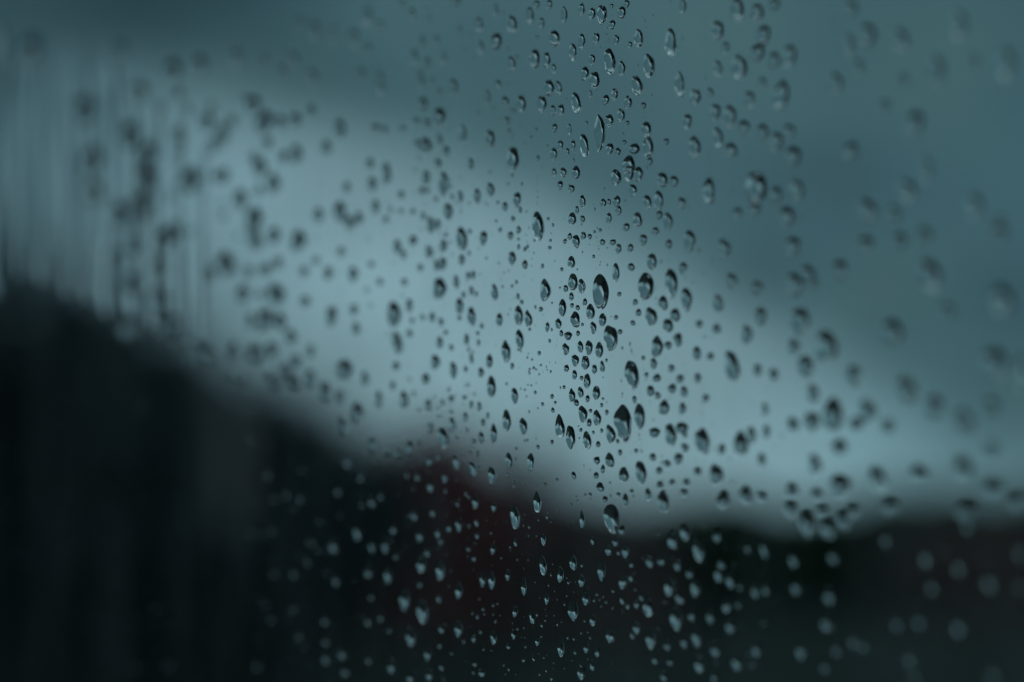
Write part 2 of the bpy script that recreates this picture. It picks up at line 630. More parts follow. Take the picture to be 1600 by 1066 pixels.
# ------------------------------------------------------------------ water drops
# Each row: place and apparent size of one drop. Tiles: (x offset, y offset, scale, rows)
T = []
D = lambda ox, oy, s, dark, bright: T.append((ox, oy, s, dark, bright))
D(500, 0, 4, [(290,95,60,140),(370,170,50,80),(78,215,50,100),(205,250,65,120),(295,310,45,80),(255,460,50,70),(378,520,48,150),(510,25,40,60),(570,90,45,80),(680,115,25,50),(632,262,40,65),(722,255,35,60),(585,355,45,90),(665,400,45,70),(768,360,35,75),(625,500,45,110),(700,510,35,50),(745,580,35,50),(830,550,55,110),(640,650,60,75),(742,735,75,120),(665,780,45,65),(600,760,40,40),(605,905,40,60),(655,915,75,100),(745,880,35,80),(785,950,40,70),(735,1025,45,60),(890,845,45,110),(940,1030,40,70),(118,810,75,110),(35,925,60,90),(345,805,50,50),(400,820,40,60),(515,810,35,40),(310,1025,50,70),(410,1050,50,60),(850,10,50,50),(1095,65,35,75),(990,155,50,90),(1200,155,60,110),(1100,260,70,100),(1000,295,40,85),(1195,400,45,100),(1110,530,45,50),(1045,610,35,90),(1155,640,45,70),(1255,650,60,100),(1062,870,55,115),(1205,995,75,140),(1165,755,35,45),(1340,370,65,115),(1415,375,50,85),(1465,240,65,95),(1310,100,50,100),(1385,145,35,60),(1350,30,40,50),(1430,30,40,60),(1525,95,40,100),(1580,325,45,110),(1460,430,30,60),(1430,550,60,100),(1490,550,45,80),(1385,650,60,95),(1455,690,35,60),(1505,690,45,70),(1465,800,35,50),(1500,910,40,60),(1460,965,40,80),(1580,910,35,60),(870,190,30,50),(985,710,20,25),(1360,990,25,30),(1205,695,25,30),(1180,820,25,25),(960,370,15,15),(900,310,20,20),(1228,356,22,16),(1175,310,18,16),(1085,680,18,14),(1355,235,22,22),(1318,858,18,16),(1350,810,18,18)], [])
D(800, 0, 4, [(435,60,40,70),(500,85,45,70),(560,90,60,120),(685,80,50,80),(625,155,40,60),(435,260,45,90),(525,240,45,70),(500,375,40,70),(610,385,75,150),(685,430,50,90),(455,460,50,80),(515,500,65,100),(650,250,40,60),(790,240,60,110),(735,280,35,40),(855,410,75,140),(780,535,70,120),(990,265,75,165),(1045,525,60,160),(1145,605,70,100),(640,590,45,70),(585,625,45,60),(725,640,50,80),(490,590,24,50),(1285,190,80,120),(1065,40,50,90),(1405,60,90,150),(1285,430,60,100),(1420,420,100,150),(1530,330,100,110),(1480,625,75,110),(1235,580,50,60),(605,755,55,80),(680,720,50,80),(545,830,70,220),(450,910,55,140),(400,645,60,120),(840,810,60,100),(850,920,70,130),(765,930,70,60),(610,930,50,70),(660,950,40,50),(730,1030,80,110),(1095,760,60,90),(1140,920,75,140),(1270,700,75,90),(1360,730,85,140),(1445,800,80,100),(1285,860,70,120),(1365,940,90,70),(1565,830,80,110),(375,905,35,60),(345,950,30,40),(1560,520,60,80),(358,810,26,70),(860,1010,40,50),(1330,300,60,70),(720,770,30,30),(700,890,30,30),(960,890,40,50),(820,660,36,44),(465,770,22,25),(620,40,30,30),(715,25,40,50)], [])
D(500, 266, 4, [(415,40,50,100),(325,90,60,90),(165,110,50,70),(120,260,75,130),(185,330,60,100),(240,300,55,80),(345,230,50,90),(410,310,40,50),(505,155,45,50),(440,250,30,40),(505,260,30,40),(580,260,35,40),(645,290,35,55),(635,130,40,50),(670,130,30,40),(660,50,50,90),(768,90,55,150),(875,170,35,75),(980,165,45,90),(1065,125,45,90),(825,170,25,40),(725,185,30,35),(800,260,55,110),(690,345,45,110),(735,340,40,70),(885,430,70,145),(935,385,25,35),(770,475,50,75),(680,510,50,80),(785,405,30,35),(480,480,50,90),(520,530,40,60),(580,440,50,70),(1020,425,45,95),(1155,230,35,60),(1230,185,50,85),(1250,250,25,40),(1205,305,25,35),(1190,410,35,55),(1240,375,30,50),(1125,375,25,30),(1100,320,20,20),(1360,350,70,180),(1575,305,50,75),(205,650,55,100),(50,645,60,85),(130,510,50,60),(725,595,35,80),(765,585,45,85),(625,610,35,50),(885,560,40,70),(930,520,22,35),(525,700,40,50),(850,700,35,95),(745,740,85,130),(925,660,30,50),(957,655,30,55),(945,755,30,60),(975,775,25,35),(1200,550,45,85),(1280,590,35,55),(1240,480,20,35),(1280,495,25,30),(1297,478,20,25),(1090,765,45,100),(1405,750,60,135),(1390,600,22,30),(895,780,30,40),(870,850,50,95),(460,900,85,155),(555,845,40,85),(70,910,70,120),(210,870,50,70),(225,990,50,90),(945,915,50,120),(1120,935,40,80),(1237,790,22,40),(1260,825,25,30),(1240,910,52,120),(1300,930,48,95),(1515,860,50,100),(1535,740,30,45),(1490,960,40,62),(1420,980,25,60),(700,920,40,60),(640,920,30,40),(575,940,30,40),(755,950,35,55),(1010,975,25,35),(475,1055,60,90),(915,1050,35,50),(985,1020,25,30),(1310,995,20,20),(1425,305,20,20),(1435,485,22,25),(1440,440,18,20),(1510,620,22,25),(1380,870,30,22),(1508,1020,25,40),(1550,1035,50,50),(785,1015,30,35),(560,1020,40,50),(870,925,30,25),(848,210,18,20),(930,210,18,18),(1045,218,16,16),(1110,205,22,18),(1175,90,16,18),(1260,90,18,20),(1040,550,18,18),(1150,640,14,14),(1240,432,18,18),(1060,15,18,20),(990,490,14,14),(320,590,40,40),(375,700,40,50),(1200,725,20,20),(1227,700,18,26),(1140,728,18,14),(1340,440,16,18)], [])
D(800, 266, 4, [(400,15,50,80),(320,15,40,60),(262,15,30,50),(650,45,65,95),(730,20,60,100),(790,25,60,90),(940,60,65,95),(1010,70,60,70),(300,95,35,55),(370,115,40,50),(440,195,40,75),(405,250,25,50),(755,125,50,80),(655,195,45,70),(570,205,40,50),(605,200,30,40),(665,250,40,60),(845,200,55,90),(915,190,60,120),(1060,205,55,70),(1230,130,80,150),(1525,110,140,190),(1405,270,70,70),(370,305,50,70),(440,305,30,45),(785,310,60,90),(605,300,35,70),(715,355,45,50),(975,320,60,110),(920,280,50,50),(1110,440,75,130),(1325,490,85,110),(895,380,50,50),(820,435,50,70),(330,445,25,30),(360,415,30,40),(400,445,45,85),(445,410,35,50),(485,415,28,35),(515,385,18,20),(550,375,25,25),(565,450,35,40),(630,450,40,40),(665,490,40,60),(740,485,40,50),(875,570,65,100),(745,605,50,40),(510,540,20,25),(370,575,45,75),(392,602,26,28),(648,640,45,110),(380,700,60,100),(435,725,45,90),(335,740,28,45),(553,760,105,210),(835,725,95,175),(995,705,80,180),(1090,805,70,150),(370,790,30,50),(315,860,50,100),(410,860,28,35),(455,825,30,45),(490,885,55,90),(375,845,25,30),(395,935,60,95),(945,830,60,90),(1020,905,60,90),(870,915,75,115),(565,935,45,85),(508,985,42,70),(412,1020,25,35),(975,970,65,90),(616,1048,88,150),(1070,610,50,80),(1375,690,70,100),(1290,830,65,110),(1530,730,80,80),(1555,910,75,120),(1470,1025,75,110),(790,890,35,50),(1035,1045,60,50),(440,965,20,22),(675,1010,34,30),(300,735,14,12),(310,622,18,20),(188,598,22,28),(250,830,14,12),(770,825,36,40),(670,775,30,30),(650,920,30,30),(755,955,34,36),(1280,990,60,60),(1170,960,50,50),(980,460,50,50)], [])
D(500, 532, 4, [(490,35,50,100),(150,180,100,120),(35,320,70,130),(125,350,55,80),(235,450,75,130),(280,240,50,90),(455,285,40,55),(475,160,50,45),(368,370,45,110),(525,370,55,110),(150,530,60,110),(585,330,25,35),(748,15,45,70),(720,135,55,90),(832,185,45,100),(820,45,30,40),(660,240,50,70),(675,400,42,70),(765,385,28,45),(735,415,22,25),(820,360,40,35),(910,180,28,40),(945,115,28,60),(955,75,18,20),(915,10,30,40),(990,15,25,40),(1005,200,35,65),(1058,130,42,85),(945,400,28,45),(995,412,32,55),(903,355,30,30),(925,278,22,25),(965,335,18,20),(910,475,32,60),(1160,70,55,130),(1200,160,25,40),(1245,-5,48,120),(1070,290,55,130),(1215,345,42,95),(1165,500,50,135),(1270,535,48,105),(825,525,45,95),(688,540,38,70),(768,605,65,150),(330,640,55,100),(555,665,50,95),(490,695,45,70),(420,695,40,50),(615,625,28,45),(1085,580,42,110),(1010,605,38,70),(965,625,30,35),(922,555,22,30),(1020,510,30,45),(1048,470,22,40),(1370,80,22,30),(1325,120,15,15),(1295,108,15,15),(1345,325,20,22),(1280,310,15,15),(1450,350,22,30),(1470,388,18,20),(1390,398,20,25),(1165,272,18,18),(1535,55,42,70),(1540,175,32,45),(1525,293,20,25),(1575,345,42,80),(1498,540,60,135),(1565,605,58,140),(1450,635,22,28),(1362,665,22,28),(1225,672,18,20),(1222,738,15,15),(1180,748,42,95),(1315,758,45,100),(850,760,35,95),(955,800,45,95),(995,795,25,35),(990,705,25,35),(945,690,22,25),(1072,840,42,115),(860,600,20,22),(970,1010,35,85),(1085,1040,30,50),(1355,1010,45,125),(1585,845,30,50),(1210,880,20,18),(1270,900,15,15),(1408,898,20,20),(1480,870,20,12),(1310,180,16,12),(1335,172,18,16),(1350,182,14,10),(1380,155,16,14),(1320,282,14,12),(1300,278,12,10),(1370,212,12,14),(1240,58,18,12),(1255,68,14,10),(1362,424,12,10),(1290,350,12,12),(740,468,24,20),(715,352,22,18),(620,430,26,24),(690,430,20,20)],
 [(680,765,35,40),(735,740,25,30),(775,870,30,36),(690,925,45,40),(165,780,60,52),(250,870,50,50),(110,955,60,44),(320,1025,55,50),(375,985,40,44),(605,865,30,26),(540,850,20,22),(910,965,22,16),(930,985,18,14),(780,945,20,16),(855,1030,20,20),(640,750,22,20)])
D(800, 532, 4, [(395,125,45,75),(427,40,38,70),(480,45,48,85),(545,60,50,95),(458,140,52,85),(515,180,35,55),(563,165,32,70),(390,215,32,55),(435,235,25,30),(468,255,45,85),(428,325,38,65),(472,365,28,45),(527,328,50,85),(402,390,32,42),(442,460,55,100),(490,440,25,25),(530,485,50,95),(482,515,32,50),(592,450,25,35),(568,365,18,20),(560,405,22,30),(748,215,90,175),(690,515,110,205),(795,475,65,155),(615,585,58,115),(468,625,55,100),(538,650,30,40),(508,575,20,22),(560,565,22,30),(430,560,22,25),(660,630,25,30),(905,40,75,130),(975,30,50,50),(1040,10,50,60),(1155,80,55,90),(1375,165,95,200),(1535,185,60,80),(885,145,45,70),(995,175,45,50),(905,235,55,50),(1050,240,50,55),(865,315,50,70),(910,345,40,50),(1000,300,55,60),(1075,320,50,70),(950,420,70,90),(1065,425,50,70),(765,370,30,50),(990,590,75,140),(890,575,70,50),(1060,545,80,60),(1190,630,95,160),(1430,645,95,150),(1495,590,60,110),(1580,430,50,80),(1590,570,50,90),(1310,680,50,70),(1040,740,55,80),(1080,670,50,60),(610,750,55,90),(675,700,28,40),(530,750,40,50),(567,805,30,50),(698,840,65,90),(805,825,70,145),(525,845,35,40),(550,920,55,55),(580,995,35,40),(385,850,30,50),(880,730,46,50),(970,770,50,40),(920,815,45,50),(925,905,45,50),(1275,840,85,130),(1560,745,60,80),(850,965,45,70),(748,945,28,28),(665,965,28,28),(708,1000,38,80),(945,1010,75,130),(1075,955,50,50),(1460,970,80,110),(1320,1000,80,110),(1560,980,60,70),(1000,890,40,44),(488,965,20,25),(457,965,15,15),(400,975,12,12),(1240,100,50,50),(1160,235,50,60),(840,215,30,34),(820,110,28,32),(590,125,20,24),(1210,360,50,50),(1080,590,40,40),(1160,820,50,60),(1090,890,44,50),(775,690,30,30),(285,870,22,12)], [])
D(800, 798, 4, [(622,48,95,175)], [(430,455,35,45),(458,565,45,50),(500,700,35,45),(555,400,48,75),(600,262,40,45),(640,208,35,30),(703,270,40,50),(682,135,40,30),(500,200,25,30),(433,80,28,60),(433,348,16,14),(745,345,30,22),(663,268,25,20),(690,462,50,60),(740,430,28,30),(855,335,45,45),(930,328,45,40),(1000,210,60,62),(1075,160,60,50),(1158,280,60,75),(1280,175,55,46),(1030,355,45,40),(975,500,55,64),(1140,505,55,60),(1042,562,50,44),(845,622,65,80),(685,570,32,30),(720,602,28,26),(775,595,35,30),(805,550,30,26),(1020,702,75,80),(1120,665,45,46),(775,748,45,46),(610,800,50,60),(860,828,50,80),(1148,808,60,70),(965,855,40,36),(1072,835,40,50),(750,790,28,22),(530,893,35,40),(460,870,32,40),(430,1025,60,46),(497,982,28,38),(585,578,15,12),(555,600,12,10),(527,527,14,12),(450,692,12,10),(390,890,16,16),(345,798,16,12),(383,805,16,12),(430,768,14,10),(470,762,12,9),(890,945,35,36),(985,955,35,32),(1165,980,55,64),(945,1050,40,34),(1260,1055,40,34),(1265,885,55,52),(1360,455,55,54),(1285,420,50,50),(1305,350,45,36),(1105,405,40,36),(1420,485,50,44),(1340,610,60,52),(1235,680,50,44),(1360,740,60,46),(1515,520,75,80),(1580,510,50,70),(1470,245,60,54),(1570,270,60,95),(1525,885,80,88),(1400,970,60,52),(1410,595,50,44)])
D(500, 798, 4, [], [(230,155,70,76),(75,240,65,80),(320,240,55,60),(402,235,55,75),(452,130,50,56),(470,295,40,36),(583,45,35,36),(620,175,40,42),(700,22,30,30),(732,155,32,40),(752,200,30,26),(802,120,30,32),(862,105,35,55),(975,85,25,26),(978,165,22,24),(930,98,18,16),(925,245,25,22),(960,305,28,24),(1078,252,32,40),(1218,212,20,26),(1392,195,28,40),(1212,70,50,84),(297,405,60,64),(418,425,55,90),(627,358,50,70),(745,400,45,72),(520,580,55,76),(632,655,65,80),(862,520,40,60),(668,272,30,30),(620,470,30,26),(738,562,28,26),(1012,450,35,55),(1067,458,35,65),(1170,415,30,40),(1270,495,35,60),(1388,370,38,70),(1497,420,38,55),(1578,345,45,52),(1412,565,25,40),(1215,645,32,45),(1322,685,32,50),(1352,655,14,16),(1382,722,16,16),(1578,650,62,70),(1500,880,38,72),(1207,785,30,35),(1355,828,30,32),(1080,812,35,46),(958,808,30,28),(1015,620,18,16),(980,670,18,18),(950,645,15,16),(1000,762,20,16),(1230,742,12,12),(860,755,45,62),(755,750,32,32),(560,815,50,72),(668,905,45,54),(440,990,60,86),(135,910,70,62),(300,945,50,44),(295,705,50,46),(375,680,40,40),(430,755,35,36),(95,450,55,50),(315,550,40,40),(745,850,28,24),(755,985,28,24),(680,1040,45,46),(560,1055,50,36),(1008,1025,40,30),(965,965,22,20),(955,1015,18,16),(1175,857,25,20),(1268,940,18,18),(1442,1055,15,14),(1410,1003,14,10),(1540,800,14,12),(1525,590,12,12),(1440,405,12,10),(1425,470,10,10),(1230,310,12,10),(1130,300,12,9),(1185,230,12,10),(1065,145,14,10),(1300,160,10,8),(1350,160,12,8),(30,940,60,60),(30,830,50,44),(150,1020,60,52),(25,700,60,44),(820,895,20,16),(1540,535,12,10),(1105,585,12,10),(1080,650,12,9),(1145,970,12,10),(1175,995,14,12),(1020,870,14,12),(1280,855,12,10),(1380,790,12,8),(1480,715,12,12),(1405,690,12,9)])
D(0, 0, 3.019, [(140,240,90,110),(560,240,60,80),(810,340,80,100),(940,310,60,90),(655,440,75,90),(400,520,100,100),(610,640,90,90),(970,580,65,75),(1045,640,60,110),(1090,580,50,60),(1110,275,50,80),(1190,500,70,70),(1240,580,80,60),(1320,580,50,70),(1390,570,50,70),(1470,370,50,80),(1480,150,50,90),(1465,530,40,60),(1395,730,60,85),(1260,680,50,60),(1335,740,50,60),(1225,790,65,90),(1285,865,65,90),(1130,940,65,100),(1195,1040,90,80),(895,850,90,80),(1050,830,60,70),(1500,1015,50,70),(700,730,80,80),(840,640,60,80),(1380,285,50,70),(1240,290,40,60),(680,850,110,100),(430,760,100,100),(440,910,90,110),(650,1000,110,80),(560,1010,90,90),(1410,110,40,60),(1330,340,44,50)], [])
D(0, 353, 3.019, [(1290,45,60,70),(1195,55,60,110),(1405,70,75,95),(1060,180,90,70),(1250,205,55,60),(1310,175,50,50),(1175,215,50,50),(1435,215,45,50),(1490,165,35,45),(745,200,80,80),(630,270,80,90),(750,350,100,80),(600,480,90,70),(1145,320,65,70),(1300,320,80,70),(1230,325,40,50),(1440,355,50,50),(1250,440,80,60),(1320,450,60,90),(1370,520,55,60),(1465,590,40,60),(1205,600,75,90),(1280,580,60,60),(1395,635,50,60),(1350,680,60,60),(1300,730,60,60),(1390,735,60,60),(1465,720,50,90),(1135,710,60,50),(980,600,80,60),(1105,585,60,60),(640,90,80,90),(820,470,80,60),(770,70,90,70)], [])
D(0, 700, 2.909, [], [(1300,220,36,27),(1245,240,36,27),(1335,270,24,21),(1140,395,36,25),(1235,385,27,30),(1400,430,27,21),(1395,525,30,30),(1445,470,24,21),(1245,575,42,25),(1335,580,48,27),(1330,740,33,27),(1230,785,36,27),(1355,865,36,33),(1165,1000,36,31),(1215,130,36,31)])
D(1070, 0, 3.019, [(495,265,70,100),(420,285,60,80),(370,165,70,90),(455,450,80,130),(350,400,60,70),(430,670,70,90),(510,740,75,100),(490,620,60,70),(530,895,70,90),(480,1020,80,90),(430,920,60,80),(330,985,60,60),(780,40,70,80),(770,210,60,90),(860,165,85,110),(815,320,60,80),(710,390,75,90),(1015,190,80,120),(1295,120,85,130),(1185,330,90,130),(1515,300,90,150),(1085,580,85,120),(1140,800,60,110),(1050,900,80,110),(860,990,85,110),(985,1010,70,80),(1365,970,90,120),(785,710,70,80),(1480,1045,70,60),(940,500,60,60),(340,60,70,80),(1360,290,60,70),(1025,375,60,60),(420,20,60,60)], [])
D(1070, 353, 3.019, [(520,275,80,110),(580,225,70,80),(605,270,60,50),(730,205,75,90),(850,90,80,90),(1010,70,80,80),(1130,50,80,90),(510,95,70,90),(1480,35,90,100),(1155,230,110,150),(1495,350,110,150),(545,445,90,130),(670,570,110,150),(570,660,75,110),(515,565,60,70),(420,700,50,60),(800,700,80,90),(605,790,60,90),(600,920,80,90),(700,890,95,170),(510,935,60,70),(865,870,85,110),(810,930,70,70),(1050,770,90,150),(1180,850,90,120),(1320,915,90,120),(980,500,100,130),(1240,400,70,80),(1460,650,120,160),(1445,850,80,80),(960,940,70,70),(730,1040,80,60),(1450,1045,80,60),(1598,700,60,200)], [])
D(1050, 700, 2.909, [(650,75,65,90),(545,195,60,70),(765,175,95,110),(935,140,80,110),(1125,115,80,80),(1325,90,90,110),(1460,185,90,90),(1570,245,80,80),(660,215,55,60),(540,280,60,80),(615,345,70,120),(685,290,60,60),(710,370,70,90),(995,270,75,70),(825,290,60,60),(780,330,60,80),(1340,290,90,80)],
 [(548,525,60,76),(728,510,65,66),(1150,520,80,95),(1300,555,80,90),(1440,630,95,115),(1580,490,70,100),(1580,640,60,76),(560,650,60,64),(712,690,75,80),(1180,645,75,90),(700,815,75,70),(1020,810,80,74),(1120,800,80,90),(1300,830,90,94),(580,935,60,80),(820,890,60,56),(745,930,50,54),(870,910,60,54),(1075,970,75,80),(690,1005,60,54),(1100,1050,70,60),(1455,1040,90,80),(970,430,70,74),(1340,370,80,74)])

drops = []
for ox, oy, s, dark, bright in T:
    for (x, y, w_, h_) in dark:
        drops.append([ox + x / s, oy + y / s, w_ / s, h_ / s])
    for (x, y, w_, h_) in bright:
        k = 0.42 if ox + x / s > 1380 else 0.52 if ox + x / s > 1150 else 0.58 if ox + x / s < 620 else 0.86
        W_, H_ = w_ / s * 1.15 * k, h_ / s * 2.0 * k
        drops.append([ox + x / s + 0.8, oy + y / s - H_ * 0.22, W_, H_])
XF = 868.0
clean = []
for q in drops:
    blur = 0.043 * abs(q[0] - XF)
    q[2] = max(q[2] * 0.6, q[2] - blur * 0.12) * 1.12
    q[3] = max(q[3] * 0.6, q[3] - blur * 0.12) * 1.08
    if any(abs(q[0] - r[0]) < 0.45 * max(q[2], r[2], 4) and abs(q[1] - r[1]) < 0.4 * max(q[3], r[3], 6) for r in clean):
        continue
    clean.append(q)
drops = clean


def profile(r, phi):
    Rr = 1 / math.sin(phi)
    return max(0.0, math.sqrt(max(0, Rr * Rr - r * r)) - Rr * math.cos(phi))


def drop_geo(W, H, rg, rings, segs, lean=0.0):
    """a drop lying on the plane y=0 and bulging to +y: W along x, H along z"""
    phi = rg.uniform(0.95, 1.2)
    asp = H / W
    point = max(0.0, min(0.5, (asp - 1.1) * 0.36)) * rg.uniform(0.1, 1.1)
    a4, p4 = rg.uniform(0, 0.05) * (1 if rings > 10 else 1.5), rg.uniform(0, 6.28)
    a2, p2 = rg.uniform(0, 0.10), rg.uniform(0, 6.28)
    a3, p3 = rg.uniform(0, 0.09), rg.uniform(0, 6.28)
    cz = -rg.uniform(0.0, 0.08)
    cx = -rg.uniform(0.12, 0.3)
    V = []
    S = math.sqrt(W * H) * 1.08
    for i in range(rings + 1):
        r = i / rings
        r = 1 - (1 - r) ** 1.35 if i < rings else 1.0
        for k in range(segs):
            t = 2 * math.pi * k / segs
            rr = 1 + a2 * math.sin(2 * t + p2) + a3 * math.sin(3 * t + p3) + a4 * math.sin(5 * t + p4)
            X = math.cos(t) * rr
            Z = math.sin(t) * rr
            if Z > 0:
                X *= 1 - point * Z ** 1.3
            else:
                X *= 1 - 0.25 * point * (-Z) ** 2
            x = (X * r + cx * (1 - r * r)) * W / 2
            z = (Z * r + cz * (1 - r * r)) * H / 2
            y = profile(r, phi) * S / 2
            V.append((x + lean * z, y, z))
        if i == 0:
            V = [V[0]]
    F = []
    for k in range(segs):
        F.append((0, 1 + (k + 1) % segs, 1 + k))
    for i in range(1, rings):
        a, b = 1 + (i - 1) * segs, 1 + i * segs
        for k in range(segs):
            F.append((a + k, a + (k + 1) % segs, b + (k + 1) % segs, b + k))
    nb = len(V)
    base = 1 + (rings - 1) * segs
    for k in range(segs):
        V.append(V[base + k])
    F.append(tuple(nb + k for k in range(segs)))
    return V, F


GAP = 0.00001
inv = RM.inverted()


def place(q):
    x, y, w_, h_ = q
    c_ = pane_point(x, y)
    hx = (pane_point(x + 1, y) - pane_point(x - 1, y)).length / 2
    hy = (pane_point(x, y + 1) - pane_point(x, y - 1)).length / 2
    return c_, w_ * hx * 0.88, h_ * hy


def wet_mesh(V, F):
    me = bpy.data.meshes.new('water_drop')
    me.from_pydata(V, [], F)
    me.update()
    sm = [True] * len(me.polygons)
    sm[-1] = False
    me.polygons.foreach_set('use_smooth', sm)
    me.materials.append(MAT['water'])
    return me


drops.sort(key=lambda q: -q[2] * q[3])
BIG = [q for q in drops if -15 < q[0] < 1615 and -15 < q[1] < 1081][:300]
ids = set(id(q) for q in BIG)
REST = [q for q in drops if id(q) not in ids]

LM = [((935, 455), 'big pointed drop'), ((971, 660), 'biggest round drop'), ((957, 810), 'heavy skyline drop'),
      ((936, 207), 'long slanting drop'), ((840, 352), 'long curved drop'), ((721, 373), 'fat upright drop'),
      ((618, 491), 'blurred fat drop'), ((692, 683), 'fat skyline drop'), ((801, 248), 'crisp crescent drop'),
      ((1183, 293), 'big blurred drop'), ((1144, 573), 'slanting blurred drop'), ((1300, 645), 'tall blurred drop'),
      ((1047, 66), 'tall faint drop'), ((900, 950), 'broad low drop'), ((1452, 430), 'faint broad drop'),
      ((530, 331), 'dark blurred drop'), ((1056, 980), 'glowing round drop'), ((659, 962), 'glowing oval drop'),
      ((1096, 690), 'soft dark round drop'), ((1505, 730), 'soft dark far drop'), ((571, 24), 'topmost soft drop'),
      ((410, 375), 'dark clotted drop'), ((217, 146), 'lone smudged drop'), ((1466, 109), 'lone faint oval drop'),
      ((1229, 937), 'softly glowing disc drop')]


def make_labels(B):
    lm = {}
    for (lx, ly), nm in LM:
        k = min((i for i in range(len(B)) if i not in lm), key=lambda i: (B[i][0] - lx) ** 2 + (B[i][1] - ly) ** 2)
        lm[k] = nm

    def back(x, y):
        e = at_edge(x)
        low = 480 + 0.5 * x if x < 480 else 735 if x < 800 else 735 + (x - 800) * 0.28 if x < 1100 else 820 - (x - 1100) * 0.06
        if y < e - 25: return 'dark cloud'
        if y < e + 25: return 'cloud edge'
        if y < low - 25: return 'pale sky'
        if y < low + 20: return 'skyline'
        if 480 < x < 830 and y < 930: return 'red house'
        if x < 480: return 'dark trees'
        return 'dark ground'

    def at_edge(x):
        P = [(0, 60), (250, 150), (500, 215), (700, 270), (850, 320), (1000, 400), (1150, 480), (1300, 550), (1450, 630), (1600, 690)]
        for (a, b), (c2, d2) in zip(P, P[1:]):
            if x <= c2:
                return b + (d2 - b) * (x - a) / (c2 - a)
        return P[-1][1]

    out = [None] * len(B)
    cls = {}
    for i, (x, y, w_, h_) in enumerate(B):
        bl = abs(x - 868)
        foc = 'sharp' if bl < 130 else 'soft' if bl < 330 else 'blurred'
        area = w_ * h_
        size = 'large' if area > 330 else 'mid-sized' if area > 170 else 'small'
        asp = h_ / w_
        shape = 'narrow' if asp > 2.35 else 'oval' if asp > 1.6 else 'round'
        bk = back(x, y)
        if i in lm:
            out[i] = f'{lm[i]} on the wet pane, against {bk}'
            continue
        k = min(lm, key=lambda j: (B[j][0] - x) ** 2 + (B[j][1] - y) ** 2)
        dx, dy = x - B[k][0], y - B[k][1]
        a = math.degrees(math.atan2(-dy, dx)) % 360
        side = ['east', 'upper east', 'above', 'above', 'upper west', 'west', 'west', 'lower west', 'below', 'below', 'lower east', 'east'][int(((a + 15) % 360) // 30)]
        side = {'east': 'right of', 'west': 'left of', 'upper east': 'upper right of', 'upper west': 'upper left of',
                'lower east': 'lower right of', 'lower west': 'lower left of', 'above': 'above', 'below': 'below'}[side]
        cls.setdefault((size, shape, foc, bk, side, k), []).append((math.hypot(dx, dy), i))
    ords = ['', 'second ', 'third ', 'fourth ', 'fifth ', 'sixth ', 'seventh ', 'eighth ']
    for (size, shape, foc, bk, side, k), v in cls.items():
        v.sort()
        for r_, (_, i) in enumerate(v):
            out[i] = f'{ords[r_]}{size} {shape} {foc} drop {side} the {lm[k]}, against {bk}'.replace(' the the ', ' the ')
    return out



GROUP = 'rain drops clinging to the window pane'
labs = make_labels(BIG)
for q, lb in zip(BIG, labs):
    c_, W_, H_ = place(q)
    big = q[3] > 16
    V, F = drop_geo(W_, max(H_, W_ * 0.8), rnd, 12 if big else 8, 36 if big else 22, rnd.uniform(-0.2, -0.02))
    o = bpy.data.objects.new('water_drop', wet_mesh(V, F))
    o.location = c_ + nrm * GAP
    o.rotation_euler = (0, 0, RZ)
    COL.objects.link(o)
    tag(o, lb, 'water drop', GROUP)

# beads left behind by drops that have slid down
for q in [b_ for b_ in BIG[:120] if 620 < b_[0] < 1120][:34]:
    x, y = q[0], q[1] - q[3] * 0.62
    for k in range(rnd.randint(3, 9)):
        y -= rnd.uniform(4, 11)
        x += rnd.uniform(-2.4, 1.2)
        s = rnd.uniform(1.5, 4.2)
        if not any(abs(x - r[0]) < r[2] * 0.6 and abs(y - r[1]) < r[3] * 0.6 for r in drops):
            REST.append([x, y, s * 0.7, s * rnd.uniform(0.8, 1.8)])
# smeared small drops at the far end of the pane
for i in range(45):
    x, y = rnd.uniform(170, 420), rnd.uniform(120, 620)
    if y > 470 + 0.42 * x: continue
    s = rnd.uniform(9, 22)
    REST.append([x, y, s * 0.8, s * rnd.uniform(1, 1.5)])
# the finest droplets between them
for i in range(1500):
    if i % 3:
        x = rnd.gauss(880, 260)
    else:
        x = rnd.uniform(-60, 1660)
    y = rnd.uniform(-30, 1096)
    s = 1.6 + rnd.expovariate(1 / 1.6)
    if rnd.random() < 0.45:
        q = rnd.choice(drops)
        x, y = q[0] + rnd.gauss(0, 16), q[1] + rnd.gauss(0, 22)
    if any(abs(x - r[0]) < r[2] * 0.62 + s * 0.4 and abs(y - r[1]) < r[3] * 0.58 + s * 0.5 for r in drops):
        continue
    REST.append([x, y, min(s, 8) * 0.75, min(s, 8) * rnd.uniform(0.9, 1.35)])
# drops beyond the edges of the picture, where the pane goes on
for i in range(900):
    x, y = rnd.uniform(-700, 2300), rnd.uniform(-900, 1900)
    if -20 < x < 1620 and -20 < y < 1086:
        continue
    s = rnd.uniform(4, 15)
    REST.append([x, y, s * 0.62, s * rnd.uniform(1, 1.7)])
AV, AF, caps = [], [], []
for q in REST:
    c_, W_, H_ = place(q)
    lx = (c_ - WO).dot(-tan)
    if not (WX0 + .01 < lx < WX1 - .01 and WZ0 + .01 < c_.z < WZ1 - .01):
        continue
    seg, rin = (20, 7) if q[3] > 8 else (12, 5) if q[3] > 4 else (9, 4)
    V, F = drop_geo(W_, max(H_, W_ * 0.7), rnd, rin, seg, rnd.uniform(-0.16, 0.02))
    b = len(AV)
    l0 = Vector((lx, THICK + GAP, c_.z))
    AV += [(v[0] + l0.x, v[1] + l0.y, v[2] + l0.z) for v in V]
    AF += [tuple(b + i for i in f) for f in F]
    caps.append(len(AF) - 1)
me = bpy.data.meshes.new('fine_droplets')
me.from_pydata(AV, [], AF)
me.update()
